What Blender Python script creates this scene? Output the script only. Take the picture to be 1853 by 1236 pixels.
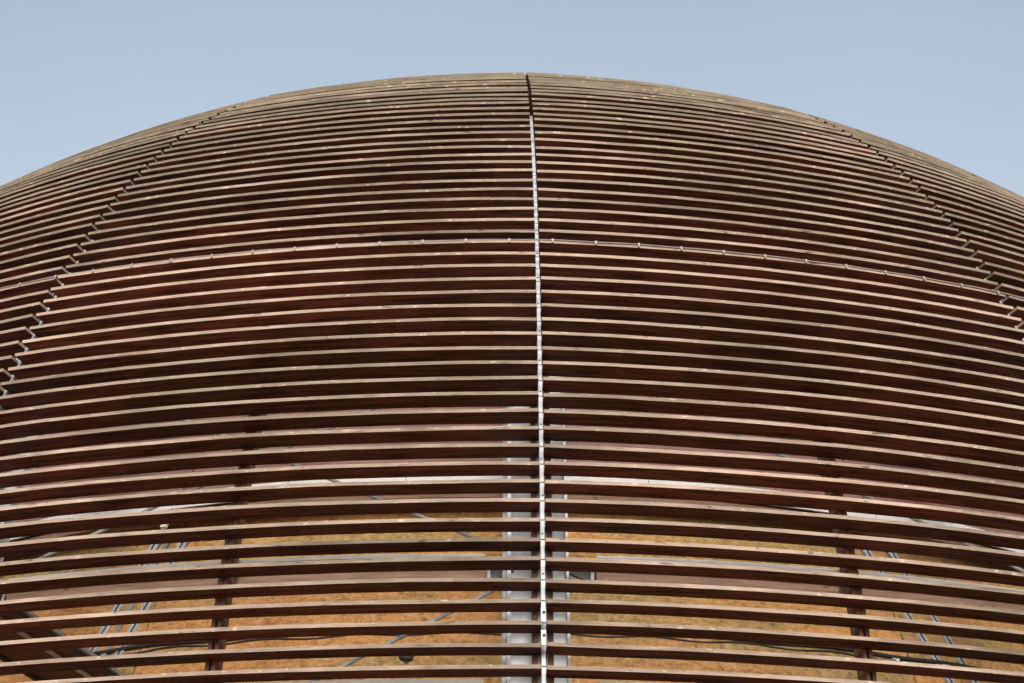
import bpy, math, random
import numpy as np
from mathutils import Matrix, Vector

random.seed(7)
rng = np.random.default_rng(7)
scene = bpy.context.scene
for o in list(bpy.data.objects):
    bpy.data.objects.remove(o)

# ------------------------------------------------------------------ camera
F_PX, W_PX, H_PX = 3261.208, 1853.0, 1236.0          # measured on the photograph
CAM = Vector((0.0, -36.873, 1.6))
PITCH, YAW, ROLL = math.radians(29.589), math.radians(0.107), math.radians(0.444)
fwd = Vector((math.sin(YAW) * math.cos(PITCH), math.cos(YAW) * math.cos(PITCH), math.sin(PITCH)))
r0 = Vector((math.cos(YAW), -math.sin(YAW), 0.0))
u0 = r0.cross(fwd)
right = r0 * math.cos(ROLL) + u0 * math.sin(ROLL)
up = -r0 * math.sin(ROLL) + u0 * math.cos(ROLL)
cd = bpy.data.cameras.new('camera')
cam = bpy.data.objects.new('camera', cd)
scene.collection.objects.link(cam)
m = Matrix((right, up, -fwd)).transposed().to_4x4()
m.translation = CAM
cam.matrix_world = m
cd.sensor_width = 36.0
cd.lens = F_PX * 36.0 / W_PX
cd.clip_end = 2000.0
scene.camera = cam
scene.render.resolution_x, scene.render.resolution_y = 1024, 683

# ------------------------------------------------------------------ light
SUN_EL, SUN_AZ = math.radians(27.0), math.radians(3.0)   # behind the camera
world = bpy.data.worlds.new('World')
scene.world = world
world.use_nodes = True
wn, wl = world.node_tree.nodes, world.node_tree.links
wn.clear()
sky = wn.new('ShaderNodeTexSky')
sky.sky_type = 'NISHITA'
sky.sun_disc = False
sky.sun_elevation = SUN_EL
sky.sun_rotation = math.pi - SUN_AZ
sky.air_density = 1.0
sky.dust_density = 4.0
sky.ozone_density = 1.0
hs = wn.new('ShaderNodeHueSaturation')
hs.inputs['Saturation'].default_value = 0.53
bgn = wn.new('ShaderNodeBackground')
bgn.inputs['Strength'].default_value = 0.14
wo = wn.new('ShaderNodeOutputWorld')
wl.new(sky.outputs[0], hs.inputs['Color'])
hs.inputs['Hue'].default_value = 0.49
wtc = wn.new('ShaderNodeTexCoord')                       # faint high haze drifting across the whole sky
wnz = wn.new('ShaderNodeTexNoise'); wnz.inputs['Scale'].default_value = 2.6; wnz.inputs['Detail'].default_value = 4.0
wrm = wn.new('ShaderNodeMapRange'); wrm.inputs['From Min'].default_value = 0.3; wrm.inputs['From Max'].default_value = 0.7
wrm.inputs['To Min'].default_value = 0.95; wrm.inputs['To Max'].default_value = 1.05
wmx = wn.new('ShaderNodeVectorMath'); wmx.operation = 'SCALE'
wl.new(wtc.outputs['Generated'], wnz.inputs['Vector']); wl.new(wnz.outputs[0], wrm.inputs['Value'])
wl.new(hs.outputs[0], wmx.inputs[0]); wl.new(wrm.outputs[0], wmx.inputs['Scale'])
wl.new(wmx.outputs[0], bgn.inputs['Color'])
wl.new(bgn.outputs[0], wo.inputs['Surface'])

sd = bpy.data.lights.new('sun', 'SUN')
sd.energy = 1.5
sd.angle = math.radians(10.0)
sd.color = (1.0, 0.93, 0.84)
sun = bpy.data.objects.new('sun', sd)
scene.collection.objects.link(sun)
sdir = Vector((math.sin(SUN_AZ) * math.cos(SUN_EL), -math.cos(SUN_AZ) * math.cos(SUN_EL), math.sin(SUN_EL)))
sun.rotation_euler = sdir.to_track_quat('Z', 'Y').to_euler()
sun.location = (0, 0, 60)

vs = scene.view_settings
vs.view_transform = 'Standard'
vs.look = 'None'
vs.exposure = 0.97
vs.gamma = 1.0
vs.use_curve_mapping = False

# ------------------------------------------------------------------ constants of the place
R = 20.0                    # outer radius of the slatted globe
ZC = 5.081                  # height of its centre
PH0 = math.radians(1.09)   # azimuth of the seam that faces the camera
BAY = math.radians(20.0)
Z0, DZ = 13.760, 0.24641    # height of the slat with the wire, vertical pitch of the slats
T, DEP = 0.041, 0.30
GAP = 0.027                 # half the joint between two slats
FLAT = 0.85                 # slats are bent a little less than the true circle
COL = scene.collection

def pdir(x, y):
    return (right * (x - W_PX / 2) - up * (y - H_PX / 2) + fwd * F_PX).normalized()
def on_sphere(x, y, rs):
    """point where the sight line of photo pixel (x, y) meets the sphere of radius rs about the globe's centre"""
    d = pdir(x, y); c = CAM - Vector((0, 0, ZC))
    b = c.dot(d); q = b * b - c.dot(c) + rs * rs
    return CAM + d * (-b - math.sqrt(max(q, 0.0)))
def on_level(x, y, z):
    d = pdir(x, y)
    return CAM + d * ((z - CAM.z) / d.z)
def project(p):
    v = p - CAM
    d = v.dot(fwd)
    return (W_PX / 2 + F_PX * v.dot(right) / d, H_PX / 2 - F_PX * v.dot(up) / d)
def level_at(x, y, rs):
    return on_sphere(x, y, rs).z
def rad(z, rs=R):
    return math.sqrt(max(rs * rs - (z - ZC) ** 2, 0.0004))
def pol(r, a, z):
    return Vector((r * math.sin(a), -r * math.cos(a), z))

# ------------------------------------------------------------------ materials
class Mat:
    def __init__(self, name, rough=0.7, metal=0.0, spec=0.3):
        self.m = bpy.data.materials.new(name)
        self.m.use_nodes = True
        self.t = self.m.node_tree
        self.n, self.l = self.t.nodes, self.t.links
        self.b = self.n['Principled BSDF']
        self.b.inputs['Roughness'].default_value = rough
        self.b.inputs['Metallic'].default_value = metal
        self.b.inputs['Specular IOR Level'].default_value = spec
    def new(self, t, **k):
        x = self.n.new(t)
        for a, v in k.items(): setattr(x, a, v)
        return x
    def coord(self, kind):
        if kind == 'UV':
            return self.new('ShaderNodeUVMap', uv_map='wood').outputs[0]
        if kind == 'Position':
            return self.new('ShaderNodeNewGeometry').outputs['Position']
        return self.new('ShaderNodeTexCoord').outputs[kind]
    def shift(self, vec, amount=60.0):
        """offset a coordinate by the object's own random number, so no two pieces share a pattern"""
        oi = self.new('ShaderNodeObjectInfo')
        mu = self.new('ShaderNodeMath', operation='MULTIPLY'); mu.inputs[1].default_value = amount
        self.l.new(oi.outputs['Random'], mu.inputs[0])
        ad = self.new('ShaderNodeVectorMath', operation='ADD')
        self.l.new(vec, ad.inputs[0]); self.l.new(mu.outputs[0], ad.inputs[1])
        return ad.outputs[0]
    def noise(self, vec, scale, stretch=(1, 1, 1), detail=6, rough=0.6, dist=0.0):
        mp = self.new('ShaderNodeMapping'); mp.inputs['Scale'].default_value = stretch
        self.l.new(vec, mp.inputs['Vector'])
        nz = self.new('ShaderNodeTexNoise')
        nz.inputs['Scale'].default_value = scale; nz.inputs['Detail'].default_value = detail
        nz.inputs['Roughness'].default_value = rough; nz.inputs['Distortion'].default_value = dist
        self.l.new(mp.outputs[0], nz.inputs['Vector'])
        return nz.outputs[0]
    def ramp(self, fac, stops):
        r = self.new('ShaderNodeValToRGB'); e = r.color_ramp.elements
        while len(e) < len(stops): e.new(0.5)
        for el, (p, c) in zip(e, stops):
            el.position = p; el.color = (*c, 1) if len(c) == 3 else c
        self.l.new(fac, r.inputs[0])
        return r.outputs[0]
    def mix(self, fac, a, b, mode='MIX'):
        x = self.new('ShaderNodeMix', data_type='RGBA', blend_type=mode)
        for s, v in ((x.inputs['Factor'], fac), (x.inputs['A'], a), (x.inputs['B'], b)):
            if isinstance(v, (int, float)): s.default_value = v
            elif isinstance(v, tuple): s.default_value = (*v, 1)
            else: self.l.new(v, s)
        return x.outputs['Result']
    def lengths(self, uv, lo, hi, size=1.9):
        sp = self.new('ShaderNodeSeparateXYZ'); self.l.new(uv, sp.inputs[0])
        dv = self.new('ShaderNodeMath', operation='DIVIDE'); dv.inputs[1].default_value = size
        fl = self.new('ShaderNodeMath', operation='FLOOR')
        wnn = self.new('ShaderNodeTexWhiteNoise', noise_dimensions='1D')
        self.l.new(sp.outputs[0], dv.inputs[0]); self.l.new(dv.outputs[0], fl.inputs[0]); self.l.new(fl.outputs[0], wnn.inputs['W'])
        return self.ramp(wnn.outputs['Value'], [(0.0, lo), (1.0, hi)])
    def random(self):
        return self.new('ShaderNodeObjectInfo').outputs['Random']
    def color(self, c):
        if isinstance(c, tuple): self.b.inputs['Base Color'].default_value = (*c, 1)
        else: self.l.new(c, self.b.inputs['Base Color'])
    def bump(self, h, strength=0.3, dist=0.01):
        x = self.new('ShaderNodeBump'); x.inputs['Strength'].default_value = strength
        x.inputs['Distance'].default_value = dist
        self.l.new(h, x.inputs['Height']); self.l.new(x.outputs[0], self.b.inputs['Normal'])
G = lambda v: (v, v, v)

def wood_face():
    k = Mat('stained_larch', rough=0.7, spec=0.12)
    uv = k.shift(k.coord('UV'))
    grain = k.noise(uv, 1.0, (1.6, 42, 1), 8, 0.65, 0.3)
    blot = k.noise(uv, 1.0, (0.9, 5, 1), 5, 0.6, 0.4)
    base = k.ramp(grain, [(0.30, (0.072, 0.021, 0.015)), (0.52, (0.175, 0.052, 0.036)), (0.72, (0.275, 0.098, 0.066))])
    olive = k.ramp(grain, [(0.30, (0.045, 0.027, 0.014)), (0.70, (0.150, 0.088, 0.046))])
    f = k.ramp(blot, [(0.42, G(0)), (0.66, G(0.75))])
    c = k.mix(f, base, olive)
    dark = k.ramp(k.noise(uv, 1.0, (1.4, 14, 1), 6, 0.7), [(0.36, G(0.20)), (0.56, G(1))])
    c = k.mix(1.0, c, dark, 'MULTIPLY')
    c = k.mix(1.0, c, k.lengths(uv, (0.80, 0.80, 0.80), (1.15, 1.10, 1.08)), 'MULTIPLY')
    tone = k.ramp(k.random(), [(0.0, (0.62, 0.60, 0.58)), (0.5, (0.88, 0.84, 0.82)), (1.0, (1.18, 1.05, 0.98))])
    k.color(k.mix(1.0, c, tone, 'MULTIPLY'))
    k.bump(grain, 0.25, 0.004)
    return k.m
def wood_edge():
    k = Mat('weathered_larch_edge', rough=0.8, spec=0.2)
    uv = k.shift(k.coord('UV'))
    pos = k.coord('Position')
    grain = k.noise(uv, 1.0, (3.0, 60, 1), 7, 0.7, 0.2)
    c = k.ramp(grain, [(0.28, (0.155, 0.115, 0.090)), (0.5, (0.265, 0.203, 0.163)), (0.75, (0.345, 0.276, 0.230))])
    sep = k.new('ShaderNodeSeparateXYZ'); k.l.new(pos, sep.inputs[0])
    hgt = k.new('ShaderNodeMapRange'); k.l.new(sep.outputs['Z'], hgt.inputs['Value'])
    for nm, v in (('From Min', 12.5), ('From Max', 18.8), ('To Min', 0.0), ('To Max', 0.24)): hgt.inputs[nm].default_value = v
    add = k.new('ShaderNodeMath', operation='ADD')
    k.l.new(k.noise(pos, 0.34, (1, 1, 1.6), 5, 0.65), add.inputs[0]); k.l.new(hgt.outputs[0], add.inputs[1])
    moss = k.ramp(add.outputs[0], [(0.48, G(0)), (0.70, G(0.95))])     # algae, thickest on the exposed crown
    c = k.mix(moss, c, k.ramp(grain, [(0.3, (0.072, 0.062, 0.044)), (0.7, (0.185, 0.155, 0.112))]))
    lot = k.ramp(k.noise(uv, 1.0, (1.1, 3, 1), 3, 0.6), [(0.35, (0.80, 0.76, 0.74)), (0.6, G(1.0)), (0.75, (1.10, 1.08, 1.06))])
    c = k.mix(1.0, c, lot, 'MULTIPLY')
    fleck = k.ramp(k.noise(uv, 1.0, (9, 20, 1), 2, 0.5), [(0.66, G(0)), (0.72, G(0.6))])
    c = k.mix(fleck, c, (0.44, 0.37, 0.30))
    knot = k.ramp(k.noise(uv, 1.0, (5, 22, 1), 2, 0.5, 0.5), [(0.27, G(0.35)), (0.33, G(1.0))])
    c = k.mix(1.0, c, knot, 'MULTIPLY')
    c = k.mix(1.0, c, k.lengths(uv, (0.84, 0.84, 0.83), (1.10, 1.08, 1.07)), 'MULTIPLY')
    tone = k.ramp(k.random(), [(0.0, (0.80, 0.80, 0.78)), (0.5, G(1.0)), (1.0, (1.16, 1.12, 1.10))])
    k.color(k.mix(1.0, c, tone, 'MULTIPLY'))
    k.bump(grain, 0.4, 0.004)
    return k.m
def rib_wood():
    k = Mat('glulam_rib', rough=0.65, spec=0.25)
    p = k.shift(k.coord('Position'))
    g = k.noise(p, 1.0, (16, 16, 0.8), 6, 0.65)
    k.color(k.ramp(g, [(0.3, (0.105, 0.050, 0.034)), (0.7, (0.215, 0.120, 0.088))]))
    k.bump(g, 0.3, 0.004)
    return k.m
def beam_wood():
    k = Mat('beam_wood', rough=0.7, spec=0.25)
    p = k.shift(k.coord('Position'))
    g = k.noise(p, 1.0, (2.5, 2.5, 26), 6, 0.65)
    c = k.ramp(g, [(0.3, (0.155, 0.092, 0.063)), (0.7, (0.285, 0.185, 0.135))])
    kn = k.ramp(k.noise(p, 1.0, (5, 5, 9), 2, 0.5), [(0.26, G(0.4)), (0.32, G(1))])
    k.color(k.mix(1.0, c, kn, 'MULTIPLY'))
    k.bump(g, 0.3, 0.004)
    return k.m
def cladding():
    k = Mat('red_brown_cladding', rough=0.75, spec=0.2)
    p = k.shift(k.coord('Position'))
    g = k.noise(p, 1.0, (1.5, 1.5, 12), 6, 0.6)
    k.color(k.ramp(g, [(0.3, (0.19, 0.105, 0.095)), (0.7, (0.30, 0.180, 0.165))]))
    k.bump(g, 0.2, 0.004)
    return k.m
def strand_board():
    k = Mat('strand_board', rough=0.7, spec=0.25)
    p = k.coord('Position')
    ps = k.shift(p)
    fl = k.noise(ps, 1.0, (13, 13, 19), 5, 0.8, 0.6)
    ori = k.ramp(fl, [(0.30, (0.34, 0.160, 0.060)), (0.5, (0.60, 0.315, 0.130)), (0.72, (0.76, 0.50, 0.27))])
    oli = k.ramp(fl, [(0.30, (0.17, 0.125, 0.055)), (0.5, (0.40, 0.290, 0.130)), (0.72, (0.62, 0.49, 0.28))])
    band = k.ramp(k.noise(ps, 1.0, (0.25, 0.25, 1.5), 5, 0.65), [(0.42, G(0)), (0.60, G(1))])
    c = k.mix(band, ori, oli)
    dk = k.ramp(k.noise(ps, 1.0, (10, 10, 16), 4, 0.8), [(0.36, (0.50, 0.47, 0.42)), (0.50, (0.94, 0.89, 0.80))])
    c = k.mix(1.0, c, dk, 'MULTIPLY')
    tone = k.ramp(k.random(), [(0.0, (0.85, 0.88, 0.92)), (1.0, (1.1, 1.02, 0.92))])
    k.color(k.mix(1.0, c, tone, 'MULTIPLY'))
    k.bump(fl, 0.3, 0.006)
    return k.m
def paint(name, col, rough=0.45, dirt=0.25, metal=0.0):
    k = Mat(name, rough=rough, metal=metal, spec=0.4)
    p = k.shift(k.coord('Position'))
    d = k.ramp(k.noise(p, 1.0, (6, 6, 1.6), 6, 0.65), [(0.32, G(1.0 - dirt)), (0.62, G(1.0))])
    k.color(k.mix(1.0, d, col, 'MULTIPLY'))
    return k.m
def ground_mat():
    k = Mat('gravel_forecourt', rough=0.9, spec=0.2)
    p = k.coord('Position')
    n1 = k.noise(p, 1.0, (0.08, 0.08, 1), 6, 0.6)
    n2 = k.noise(p, 30.0, (1, 1, 1), 4, 0.7)
    c = k.ramp(n1, [(0.35, (0.075, 0.075, 0.062)), (0.65, (0.12, 0.115, 0.10))])
    k.color(k.mix(0.35, c, k.ramp(n2, [(0.3, G(0.06)), (0.7, G(0.22))])))
    k.bump(n2, 0.5, 0.02)
    return k.m

M = dict(seam=paint('seam_steel', (0.32, 0.335, 0.36), 0.5, 0.35), face=wood_face(), edge=wood_edge(), rib=rib_wood(), beam=beam_wood(), clad=cladding(), osb=strand_board(),
         white=paint('white_steel', (0.52, 0.55, 0.59)), flash=paint('white_flashing', (0.74, 0.75, 0.77), 0.4, 0.12),
         galv=paint('galvanised_steel', (0.29, 0.315, 0.33), 0.5, 0.3), rail=paint('pale_rail', (0.55, 0.56, 0.56), 0.5, 0.2),
         dark=paint('dark_steel', (0.045, 0.043, 0.042), 0.5, 0.3), cable=paint('black_cable', (0.03, 0.028, 0.027), 0.6, 0.2),
         wire=paint('conductor_wire', (0.21, 0.175, 0.16), 0.5, 0.2), slate=paint('blue_grey_steel', (0.42, 0.46, 0.53), 0.45, 0.3),
         tag=paint('white_plastic', (0.80, 0.80, 0.76), 0.5, 0.1), concrete=paint('concrete', (0.36, 0.35, 0.33), 0.9, 0.25),
         ground=ground_mat())

# ------------------------------------------------------------------ mesh helpers
class MB:
    def __init__(self):
        self.v, self.f, self.uv, self.mi = [], [], [], []
    def quad(self, idx, uv=None, mi=0):
        self.f.append(tuple(idx)); self.uv.append(uv or [(0, 0)] * len(idx)); self.mi.append(mi)
    def add(self, verts):
        i = len(self.v); self.v.extend(Vector(p) for p in verts); return i
    def sweep(self, rings, mi=0, close=True):
        """rings: list of equal-length loops (counter-clockwise seen from the start)"""
        n = len(rings[0]); base = [self.add(r) for r in rings]
        s = 0.0
        for a in range(len(rings) - 1):
            ds = (Vector(rings[a + 1][0]) - Vector(rings[a][0])).length
            for j in range(n):
                k = (j + 1) % n
                self.quad((base[a] + j, base[a] + k, base[a + 1] + k, base[a + 1] + j),
                          [(s, j), (s, j + 1), (s + ds, j + 1), (s + ds, j)], mi)
            s += ds
        if close:
            self.quad([base[0] + j for j in reversed(range(n))], None, mi)
            self.quad([base[-1] + j for j in range(n)], None, mi)
    def bar(self, a, b, w, h, upv=(0, 0, 1), mi=0):
        a, b = Vector(a), Vector(b); d = (b - a).normalized()
        s = d.cross(Vector(upv)).normalized(); u = s.cross(d)
        ring = lambda p: [p - s * w / 2 - u * h / 2, p + s * w / 2 - u * h / 2, p + s * w / 2 + u * h / 2, p - s * w / 2 + u * h / 2]
        self.sweep([ring(a), ring(b)], mi)
    def tube(self, pts, r, n=8, mi=0):
        pts = [Vector(p) for p in pts]; rings = []
        for i, p in enumerate(pts):
            d = (pts[min(i + 1, len(pts) - 1)] - pts[max(i - 1, 0)]).normalized()
            s = d.cross(Vector((0, 0, 1)))
            if s.length < 1e-3: s = Vector((1, 0, 0))
            s.normalize(); u = s.cross(d)
            rings.append([p + (s * math.cos(2 * math.pi * j / n) + u * math.sin(2 * math.pi * j / n)) * r for j in range(n)])
        self.sweep(rings, mi)
    def lathe(self, prof, origin, axis, n=16, mi=0):
        axis = Vector(axis).normalized(); s = axis.orthogonal().normalized(); u = axis.cross(s)
        rings = [[Vector(origin) + axis * h + (s * math.cos(2 * math.pi * j / n) + u * math.sin(2 * math.pi * j / n)) * max(r, 1e-4)
                  for j in range(n)] for h, r in prof]
        self.sweep(rings, mi)
    def mesh(self, name, mats):
        me = bpy.data.meshes.new(name)
        me.from_pydata([tuple(p) for p in self.v], [], self.f)
        lay = me.uv_layers.new(name='wood')
        flat = [c for poly in self.uv for c in poly]
        lay.data.foreach_set('uv', [x for c in flat for x in c])
        me.polygons.foreach_set('material_index', self.mi)
        for mm in mats: me.materials.append(M[mm])
        me.update()
        import bmesh
        bm = bmesh.new(); bm.from_mesh(me); bmesh.ops.recalc_face_normals(bm, faces=bm.faces); bm.to_mesh(me); bm.free()
        return me
    def build(self, name, mats, parent=None, **k):
        return link(name, self.mesh(name, mats if isinstance(mats, (list, tuple)) else [mats]), parent, **k)

def link(name, data, parent=None, label=None, category=None, group=None, kind=None, origin=True):
    if origin and data is not None and data.users == 0:      # give the object an origin of its own
        co = np.empty(len(data.vertices) * 3); data.vertices.foreach_get('co', co)
        c = co.reshape(-1, 3).mean(0)
        data.transform(Matrix.Translation(-Vector(c)))
        loc = Vector(c)
    else:
        loc = Vector((0, 0, 0))
    o = bpy.data.objects.new(name, data)
    COL.objects.link(o)
    o.location = loc
    if parent: 
        o.parent = parent
        o.location = loc - absloc(parent)
    if label: o['label'] = label
    if category: o['category'] = category
    if group: o['group'] = group
    if kind: o['kind'] = kind
    return o
def absloc(o):
    p = Vector((0, 0, 0))
    while o: p += o.location; o = o.parent
    return p
def thing(name, label, category, loc=(0, 0, 0), group=None):
    o = link(name, None, None, label, category, group)
    o.location = loc
    return o

# ------------------------------------------------------------------ ground
g = MB()
i = g.add([(-900, -900, 0), (900, -900, 0), (900, 900, 0), (-900, 900, 0)])
g.quad((i, i + 1, i + 2, i + 3))
g.build('ground', 'ground', kind='structure', origin=False)

# ------------------------------------------------------------------ outer globe of slats
dome = thing('slatted_dome', 'huge brown timber globe of curved horizontal slats with a white steel seam', 'building')

def slat_profile(z):
    """four corners (radial offset from the front, height) of a slat whose front top edge is at height z"""
    lift = min(max(0.004 + (-10 - (z - Z0) / DZ) * 0.001, 0.004), 0.018)      # the lower slats tip up a little at the back
    return [(0, z), (0, z - T), (DEP, z - T + lift), (DEP, z + lift)]
def slat_into(mb, z, a0, seg=16, wob=None, zoff=0.0):
    rr = rad(z)
    if rr < 0.75: return
    trim = GAP / rr
    rings = []
    A, B = pol(1, a0, 0), pol(1, a0 + BAY, 0)
    for s in range(seg + 1):
        t = s / seg
        a = a0 + trim + (BAY - 2 * trim) * t
        tt = (a - a0) / BAY
        chord = A + (B - A) * tt; circ = pol(1, a, 0)
        scale = (chord + (circ - chord) * FLAT).length
        out = chord + (circ - chord) * FLAT; out.normalize()
        w = wob[s] if wob is not None else (0, 0)
        rings.append([out * (rr * scale - d + (w[1] if d == 0 else 0)) + Vector((0, 0, h + w[0] + zoff)) for d, h in slat_profile(z)])
    n = 4; base = [mb.add(r) for r in rings]
    vv = [0, T, T + DEP, 2 * T + DEP, 2 * T + 2 * DEP]
    L = rr * BAY
    for s in range(seg):
        u0_, u1_ = L * s / seg, L * (s + 1) / seg
        for j in range(4):
            k = (j + 1) % 4
            mb.quad((base[s] + j, base[s] + k, base[s + 1] + k, base[s + 1] + j),
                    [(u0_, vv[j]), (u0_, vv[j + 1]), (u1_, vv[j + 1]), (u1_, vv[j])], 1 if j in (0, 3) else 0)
    for e in (0, seg):
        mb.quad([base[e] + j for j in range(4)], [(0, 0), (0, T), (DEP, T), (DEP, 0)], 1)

ROWS = list(range(-52, 46))
def in_view(z, a0):
    rr = rad(z)
    for t in (0.0, 0.12, 0.25, 0.5, 0.75, 0.88, 1.0):
        a = a0 + BAY * t
        p = pol(rr, a, z - T)
        nrm = pol(rr, a, z - ZC).normalized()
        if (CAM - p).normalized().dot(nrm) < -0.07: continue
        x, y = project(p)
        if -8 < x < W_PX + 8 and -8 < y < H_PX + 30: return True
    return False
rest = MB(); shown = 0
for row in ROWS:
    z = Z0 + DZ * row
    if rad(z) < 0.75 or z > ZC + R: continue
    mb = MB()
    w = rng.normal(0, 1, (17, 2)); w[1:-1] = (w[:-2] + w[1:-1] + w[2:]) / 3
    w = w * np.array([0.0032, 0.004])
    slat_into(mb, z, 0.0, 16, w)
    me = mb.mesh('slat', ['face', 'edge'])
    for b in range(-9, 9):
        a0 = PH0 + b * BAY
        if in_view(z, a0):
            o = link('slat', me, dome, origin=False)
            o.rotation_euler = (0, 0, a0)
            o.location = (0, 0, float(rng.normal(0, 0.0038)))
            j_ = float(rng.normal(0, 0.006)); o.location.x += j_ * math.sin(a0 + BAY / 2); o.location.y -= j_ * math.cos(a0 + BAY / 2)
            shown += 1
        else:
            slat_into(rest, z, a0, 6)
assert shown <= 300, shown
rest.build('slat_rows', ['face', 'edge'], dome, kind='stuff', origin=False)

# ribs: glulam arcs right behind the slats, and the white steel seam between them
def arc_levels(z0, z1, n):
    return [z0 + (z1 - z0) * i / n for i in range(n + 1)]
def meridian(mb, a, t0, t1, d0, d1, z0, z1, n=44, rs=R):
    """vertical strip at azimuth a: tangential extent t0..t1, depth d0..d1 behind the sphere rs"""
    rings = []
    e = pol(1, a, 0); s = Vector((math.cos(a), math.sin(a), 0))
    for z in arc_levels(z0, z1, n):
        r = rad(z, rs)
        rings.append([e * (r - d0) + s * t0 + Vector((0, 0, z)), e * (r - d0) + s * t1 + Vector((0, 0, z)),
                      e * (r - d1) + s * t1 + Vector((0, 0, z)), e * (r - d1) + s * t0 + Vector((0, 0, z))])
    mb.sweep(rings)
ZTOP = 23.6
restrib = MB()
D0 = DEP - 0.008
for b in range(-9, 9):
    a = PH0 + b * BAY
    front = -3 <= b <= 2
    for t0, t1 in ((-0.108, -0.052), (0.052, 0.108)):
        mb = MB() if front else restrib
        meridian(mb, a, t0, t1, D0, D0 + 0.24, 0.3, ZTOP)
        if front: mb.build('rib', 'rib', dome)
    am = a + BAY / 2
    off = FLAT_OFF = (1 - FLAT) * (1 - math.cos(BAY / 2)) * 19.0
    if front and b < 2:
        for t0, t1 in ((-0.056, -0.014), (0.014, 0.056)):
            mb = MB(); meridian(mb, am, t0, t1, D0 + off, D0 + off + 0.22, 0.3, ZTOP)
            mb.build('rib', 'rib', dome)
        mb = MB(); meridian(mb, am, -0.0135, 0.0135, D0 + off + 0.012, D0 + off + 0.21, 8.3, ZTOP)
        mb.build('rib_filler', 'rib', dome)
    else:
        meridian(restrib, am, -0.055, 0.055, D0 + off, D0 + off + 0.22, 0.3, ZTOP)
restrib.build('rib_set', 'rib', dome, kind='stuff', origin=False)
# seam: flange plate with a narrow web that fills the joint, in short lengths with fine joints
for b in range(-2, 3):
    a = PH0 + b * BAY
    seam = link('seam', None, dome)
    k = -30; step = 1
    while k < 15:
        za, zb = Z0 + DZ * k + 0.06 + 0.004, Z0 + DZ * (k + step) + 0.06 - 0.010
        mb = MB()
        meridian(mb, a, -0.049, 0.049, D0 + 0.004, D0 + 0.016, za, zb, 3)
        meridian(mb, a, -0.021, 0.021, 0.18, D0 + 0.003, za, zb, 3)
        mb.build('seam_plate', 'seam', seam)
        k += step
    if b == 0:
        for row in range(-21, 14, 2):
            z = Z0 + DZ * row + 0.13
            mb = MB(); p = pol(rad(z) - 0.181, a, z) + Vector((math.cos(a), math.sin(a), 0)) * random.uniform(-0.004, 0.010)
            mb.lathe([(0, 0.011), (0.008, 0.011), (0.009, 0.006), (0.022, 0.006), (0.023, 0.0)], p, pol(1, a, 0), 8)
            mb.build('bolt', 'dark', seam)
        for row in (-22.55, -23.6):
            z = Z0 + DZ * row
            mb = MB(); meridian(mb, a, -0.030, 0.021, 0.030, 0.046, z - 0.11, z + 0.06, 2)
            cp = mb.build('cover_plate', 'galv', seam)
            mb = MB(); e = pol(1, a, 0)
            p = pol(rad(z) - 0.03, a, z)
            mb.lathe([(0, 0.017), (0.010, 0.017), (0.011, 0.009), (0.030, 0.008), (0.031, 0.0)], p - pol(1, a, 0) * 0.002 , e, 10)
            mb.build('bolt', 'dark', seam)

# lightning conductor along one slat
cond = MB()
pts = []
zc_ = Z0 + 0.006
aa = -26.0
while aa <= 28.0:
    a = PH0 + math.radians(aa)
    bidx = math.floor(aa / 20.0); tt = aa / 20.0 - bidx
    A, B = pol(1, PH0 + bidx * BAY, 0), pol(1, PH0 + (bidx + 1) * BAY, 0)
    ch = A + (B - A) * tt
    out = ch + (pol(1, a, 0) - ch) * FLAT
    pts.append(out * (rad(Z0) + 0.004) + Vector((0, 0, zc_ + 0.003 * math.sin(aa * 2.1))))
    aa += 0.5
cond.tube(pts, 0.008, 6)
cw = cond.build('lightning_conductor', 'wire', dome)
for aa in np.arange(-25.2, 28, 1.72):
    i_ = (aa + 26.0) / 0.5; i0 = int(i_); p = pts[i0].lerp(pts[min(i0 + 1, len(pts) - 1)], i_ - i0)
    e = Vector((p.x, p.y, 0)).normalized(); s = Vector((-e.y, e.x, 0))
    mb = MB()
    mb.bar(p - s * 0.013 + e * 0.001, p + s * 0.013 + e * 0.001, 0.024, 0.026)
    mb.bar(p - s * 0.010 + e * 0.012 - Vector((0, 0, 0.028)), p + s * 0.010 + e * 0.012 - Vector((0, 0, 0.028)), 0.018, 0.030)
    mb.build('clip', 'wire', cw)

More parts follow.
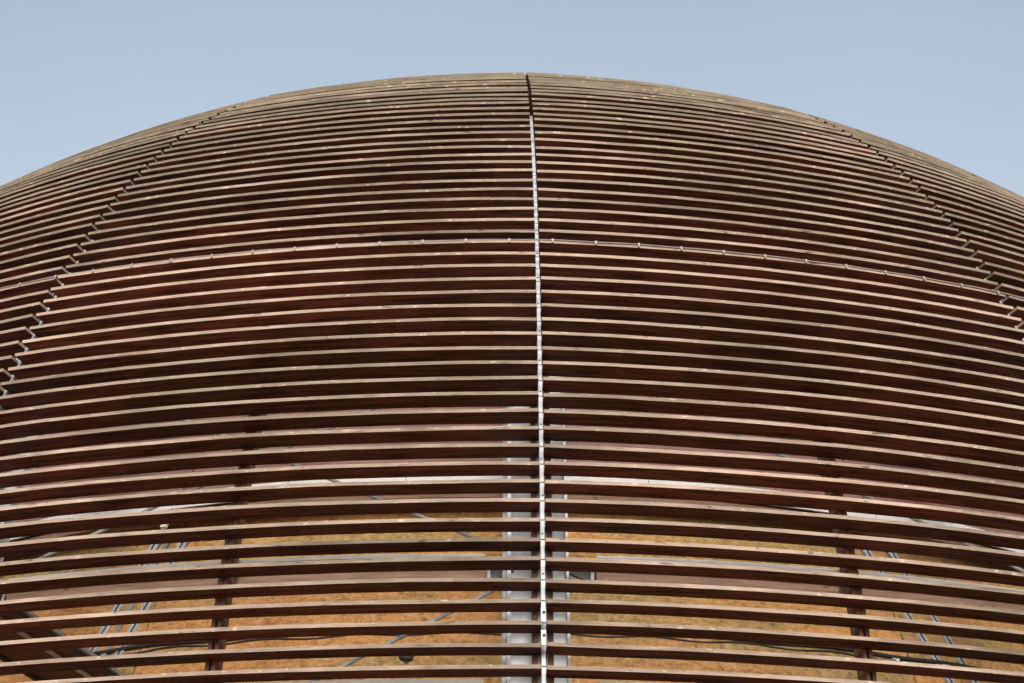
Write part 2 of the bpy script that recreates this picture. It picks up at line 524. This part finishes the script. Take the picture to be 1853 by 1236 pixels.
# ------------------------------------------------------------------ inner building
RI = 16.0
inner = thing('inner_building', 'pale inner dome of strand board with white columns behind the brown slats', 'building')
ZB_TOP = level_at(900, 863, RI)          # top edge of the white fascia
ZB_BOT = level_at(900, 889, RI)
ZW_TOP = level_at(900, 905, RI - 0.35)
def patch(mb, rs, a0, a1, z0, z1, th, na=6, nz=4):
    rings = []
    for i in range(nz + 1):
        z = z0 + (z1 - z0) * i / nz
        ro, ri = rad(z, rs), rad(z, rs) - th
        rings.append([pol(ro, a0 + (a1 - a0) * j / na, z) for j in range(na + 1)] +
                     [pol(ri, a1 + (a0 - a1) * j / na, z) for j in range(na + 1)])
    mb.sweep(rings)
RW = RI - 0.35
zjoints = [0.2, 3.0, 5.2, level_at(900, 1215, RW), level_at(900, 1140, RW), level_at(900, 1003, RW), ZW_TOP]
far = MB()
for b in range(-9, 9):
    a0 = PH0 + b * BAY
    if -2 <= b <= 1:
        for i in range(2, 6):
            for h in range(1):
                mb = MB()
                aa0, aa1 = a0 + 0.0006, a0 + BAY - 0.0006
                patch(mb, RW, aa0, aa1, zjoints[i] + 0.004, zjoints[i + 1] - 0.004, 0.05, 16, 4)
                mb.build('wall_panel', 'osb', inner)
        patch(far, RW, a0, a0 + BAY, zjoints[0], zjoints[2], 0.05, 6, 3)
        nrow = 9
        for i in range(nrow):
            z0_, z1_ = ZB_TOP + 0.02 + 0.42 * i, ZB_TOP + 0.02 + 0.42 * (i + 1) - 0.006
            mb = MB(); patch(mb, RI + 0.02, a0 + 0.0008, a0 + BAY - 0.0008, z0_, z1_, 0.05, 12, 1)
            mb.build('cladding_board', 'clad', inner)
    else:
        patch(far, RW, a0, a0 + BAY, zjoints[0], ZW_TOP, 0.05, 6, 5)
far.build('wall_shell', 'osb', inner, kind='stuff', origin=False)
top = MB()
for b in range(-9, 9):
    a0 = PH0 + b * BAY
    patch(top, RI - 0.06, a0, a0 + BAY, ZB_TOP, ZC + RI - 0.5, 0.05, 4, 8)
top.build('roof_shell', 'clad', inner, origin=False)
# white fascia and the timber ring below it, one piece per bay
for b in range(-2, 2):
    a0 = PH0 + b * BAY
    n = 3
    for h in range(n):
        aa0, aa1 = a0 + BAY * h / n + 0.0004, a0 + BAY * (h + 1) / n - 0.0004
        mb = MB(); patch(mb, RI + 0.09, aa0, aa1, ZB_BOT, ZB_TOP + 0.015, 0.03, 8, 1)
        mb.build('fascia', 'flash', inner)
    mb = MB(); patch(mb, RI + 0.03, a0, a0 + BAY, ZB_BOT - 0.13, ZB_BOT - 0.012, 0.22, 18, 1)
    mb.build('ring_beam', 'beam', inner)

# white steel columns behind the seams
RC = 19.35
def column(b):
    a = PH0 + b * BAY
    c = link('column', None, inner)
    mb = MB()
    meridian(mb, a, -0.318, 0.268, 0.14, 0.165, 0.3, 20.5, 40, RC)
    mb.build('web', 'white', c)
    for t0, t1 in ((-0.36, -0.32), (0.27, 0.30)):
        mb = MB(); meridian(mb, a, t0, t1, 0.0, 0.20, 0.3, 20.5, 40, RC); mb.build('flange', 'white', c)
    mb = MB(); meridian(mb, a, -0.41, -0.363, 0.05, 0.08, 0.3, 20.5, 40, RC); mb.build('edge_strip', 'galv', c)
for b in (-2, -1, 0, 1, 2): column(b)

# ring beams between the columns with a pale rail on top
def ring(bays, zt, tag_rail=True):
    for b in bays:
        a0, a1 = PH0 + b * BAY, PH0 + (b + 1) * BAY
        r = rad(zt, RC)
        c0, c1 = a0 + 0.60 / r, a1 - 0.60 / r
        n = 14
        seg = link('walkway_beam', None, inner)
        def strip(d0, d1, z0, z1):
            mb = MB(); rings = []
            for j in range(n + 1):
                aa = c0 + (c1 - c0) * j / n
                rings.append([pol(r - d0, aa, z0), pol(r - d0, aa, z1), pol(r - d1, aa, z1), pol(r - d1, aa, z0)])
            mb.sweep(rings); return mb
        strip(0.0, 0.07, zt - 0.042, zt).build('rail', 'rail', seg)
        strip(0.02, 0.26, zt - 0.29, zt - 0.075).build('timber', 'beam', seg)
        strip(0.03, 0.06, zt - 0.075, zt - 0.042).build('packing', 'dark', seg)
        for aa, sg in ((c0, 1), (c1, -1)):
            mb = MB()
            p = pol(r - 0.03, aa - sg * 0.03 / r, zt - 0.03)
            q = pol(r - 0.03, aa - sg * 0.05 / r, zt - 0.31)
            mb.bar(p, q, 0.035, 0.012, pol(1, aa, 0))
            mb.build('end_plate', 'galv', seg)
            mb = MB()
            p = pol(r - 0.12, aa - sg * 0.03 / r, zt - 0.22); q = pol(r - 0.12, aa - sg * 0.30 / r, zt - 0.12)
            mb.bar(p, q, 0.05, 0.10)
            mb.build('bracket', 'dark', seg)
            mb = MB()
            p = pol(r - 0.14, aa - sg * 0.14 / r, zt - 0.02); q = pol(r - 0.14, aa - sg * 0.30 / r, zt - 0.20)
            mb.bar(p, q, 0.03, 0.16)
            mb.build('gusset', 'galv', seg)
ZR1 = level_at(880, 1002, RC)
ZR2 = level_at(1040, 1231, RC)
ring(range(-2, 2), ZR1)
ring(range(-2, 2), ZR2)

# diagonal bracing rods
def rod(pa, pb, rs=RC - 0.1, r=0.022):
    A, B = on_sphere(*pa, rs), on_sphere(*pb, rs)
    mb = MB(); mb.tube([A, B], r, 8)
    o = mb.build('bracing_rod', 'galv', inner)
    d = (B - A).normalized(); C_ = A.lerp(B, 0.62)
    mb = MB(); mb.tube([C_ - d * 0.09, C_ + d * 0.09], r * 1.7, 6); mb.build('turnbuckle', 'galv', o)
rod((-30, 1057), (915, 632))
rod((-30, 610), (912, 996))
rod((905, 1062), (300, 1368))
rod((1030, 640), (1990, 1100))

# slanting rail pairs on the inner wall
def slat_rail(pts, w, mat='slate', line=True):
    P = [on_sphere(x, y, RW + 0.05) for x, y in pts]
    mb = MB(); n_ = (P[0] - Vector((0, 0, ZC))).normalized()
    mb.bar(P[0], P[-1], w, 0.03, n_)
    o = mb.build('wall_rail', mat, inner)
    if line:
        mb = MB(); mb.bar(P[0] + n_ * 0.018, P[-1] + n_ * 0.018, 0.022, 0.008, n_)
        mb.build('rail_groove', 'cable', o)
slat_rail([(336, 975), (180, 1245)], 0.13)
slat_rail([(306, 975), (155, 1245)], 0.075, 'galv', False)
slat_rail([(287, 975), (128, 1245)], 0.13)
slat_rail([(1560, 985), (1738, 1262)], 0.115)
slat_rail([(1607, 990), (1790, 1275)], 0.115)

# black cable run round the wall
ZCAB = level_at(900, 1138, RW)
mb = MB()
mb.tube([pol(rad(ZCAB, RW) + 0.03, PH0 + math.radians(x), ZCAB + 0.015 * math.sin(x * 0.9)) for x in np.linspace(-40, 40, 161)], 0.028, 8)
mb.build('cable', 'cable', inner)
mb = MB()
mb.tube([pol(rad(ZCAB, RW) + 0.03, PH0 + math.radians(x), ZCAB - 0.07 + 0.02 * math.sin(x * 1.3)) for x in np.linspace(-40, 40, 161)], 0.014, 8)
mb.build('cable', 'cable', inner)

# ------------------------------------------------------------------ footbridge between the two shells, lower left
bp = on_sphere(45, 1112, 18.6)
ba = math.atan2(bp.x, -bp.y); be = pol(1, ba, 0); bs = Vector((math.cos(ba), math.sin(ba), 0))
bridge = thing('footbridge', 'dark plank footbridge seen from below at the lower left corner', 'footbridge', pol(17.3, ba, bp.z))
BW = 1.02
def bpt(r, side, dz=0.0):
    return be * r - bs * side + Vector((0, 0, bp.z + dz))
RB0, RB1, nst = 15.36, 19.15, 26
for j in range(nst):
    q0 = RB0 + (RB1 - RB0) * j / nst + 0.004; q1 = RB0 + (RB1 - RB0) * (j + 1) / nst - 0.004
    dz = float(rng.normal(0, 0.003))
    mb = MB()
    mb.sweep([[bpt(q, 0.058, dz), bpt(q, BW - 0.058, dz), bpt(q, BW - 0.058, 0.04 + dz), bpt(q, 0.058, 0.04 + dz)] for q in (q0, q1)])
    mb.build('plank', 'rib', bridge)
for i0, i1 in ((0.0, 0.05), (BW - 0.05, BW)):
    mb = MB(); mb.sweep([[bpt(q, i0, -0.05), bpt(q, i1, -0.05), bpt(q, i1, 0.06), bpt(q, i0, 0.06)] for q in (RB0, RB1)])
    mb.build('stringer', 'dark', bridge)
    for k in (0.012,):
        i2 = i0 - 0.05 if i0 == 0 else i1 + 0.004
        mb = MB(); mb.sweep([[bpt(q, i2, 0.0), bpt(q, i2 + 0.046, 0.0), bpt(q, i2 + 0.046, 0.05), bpt(q, i2, 0.05)] for q in (RB0, RB1)])
        mb.build('edge_trim', 'concrete', bridge)
mb = MB(); mb.tube([bpt(RB0, 0.30, -0.035), bpt(RB1, 0.30, -0.035)], 0.03, 8)
mb.build('pipe', 'rail', bridge)
mb = MB(); mb.sweep([[bpt(15.50, -0.06, -0.16), bpt(15.50, -0.50, -0.16), bpt(15.50, -0.50, 0.02), bpt(15.50, -0.06, 0.02)],
                     [bpt(15.44, -0.06, -0.16), bpt(15.44, -0.50, -0.16), bpt(15.44, -0.50, 0.02), bpt(15.44, -0.06, 0.02)]])
mb.build('wall_plate', 'slate', bridge)

# ------------------------------------------------------------------ small fittings
sp = on_sphere(735, 1192, RC - 0.12)
spot = thing('spotlight', 'small black spotlight on a stem above the lower beam, left of the seam', 'spotlight', sp)
mb = MB(); mb.lathe([(-0.02, 0.02), (0.0, 0.075), (0.05, 0.085), (0.052, 0.07), (0.035, 0.0)], sp, (0.05, -0.5, 0.45), 14)
mb.build('head', 'dark', spot)
mb = MB(); mb.tube([sp + Vector((0, 0.02, -0.01)), Vector((sp.x, sp.y + 0.02, ZR2 + 0.002))], 0.022, 8)
mb.build('stem', 'rail', spot)
def wallbox(name, px, w, h, d, mat, label, cat, tilt=0.0, rs=None):
    p = on_sphere(*px, rs or RW + 0.02); n_ = (p - Vector((0, 0, ZC))).normalized()
    s = Vector((0, 0, 1)).cross(n_).normalized(); u = n_.cross(s)
    s, u = s * math.cos(tilt) + u * math.sin(tilt), u * math.cos(tilt) - s * math.sin(tilt)
    t_ = thing(name, label, cat, p)
    mb = MB(); q = 0.03
    rg = lambda k, f: [p + n_ * k + s * (sx * w * f) + u * (sy * h * f) for sx, sy in ((-.5, -.5 + q), (-.5 + q, -.5), (.5 - q, -.5), (.5, -.5 + q), (.5, .5 - q), (.5 - q, .5), (-.5 + q, .5), (-.5, .5 - q))]
    mb.sweep([rg(-0.02, 1), rg(d * 0.8, 1), rg(d, 0.9)])
    mb.build('casing', mat, t_)
    mb = MB(); c = p + n_ * d
    mb.lathe([(-0.004, 0.012), (0.004, 0.012), (0.005, 0.0)], c, n_, 8); mb.build('screw', 'galv', t_)
wallbox('junction_box', (298, 950), 0.09, 0.12, 0.03, 'tag', 'small white junction box under the white band, left side', 'box', rs=RI + 0.10)
wallbox('paper_tag', (1714, 1206), 0.13, 0.085, 0.012, 'tag', 'white tag on the inner wall right of the slanting rails', 'tag', -0.5)
wallbox('paper_tag', (1621, 1192), 0.10, 0.06, 0.012, 'tag', 'small white tag on the inner wall beside the right mid rib', 'tag', -0.5)
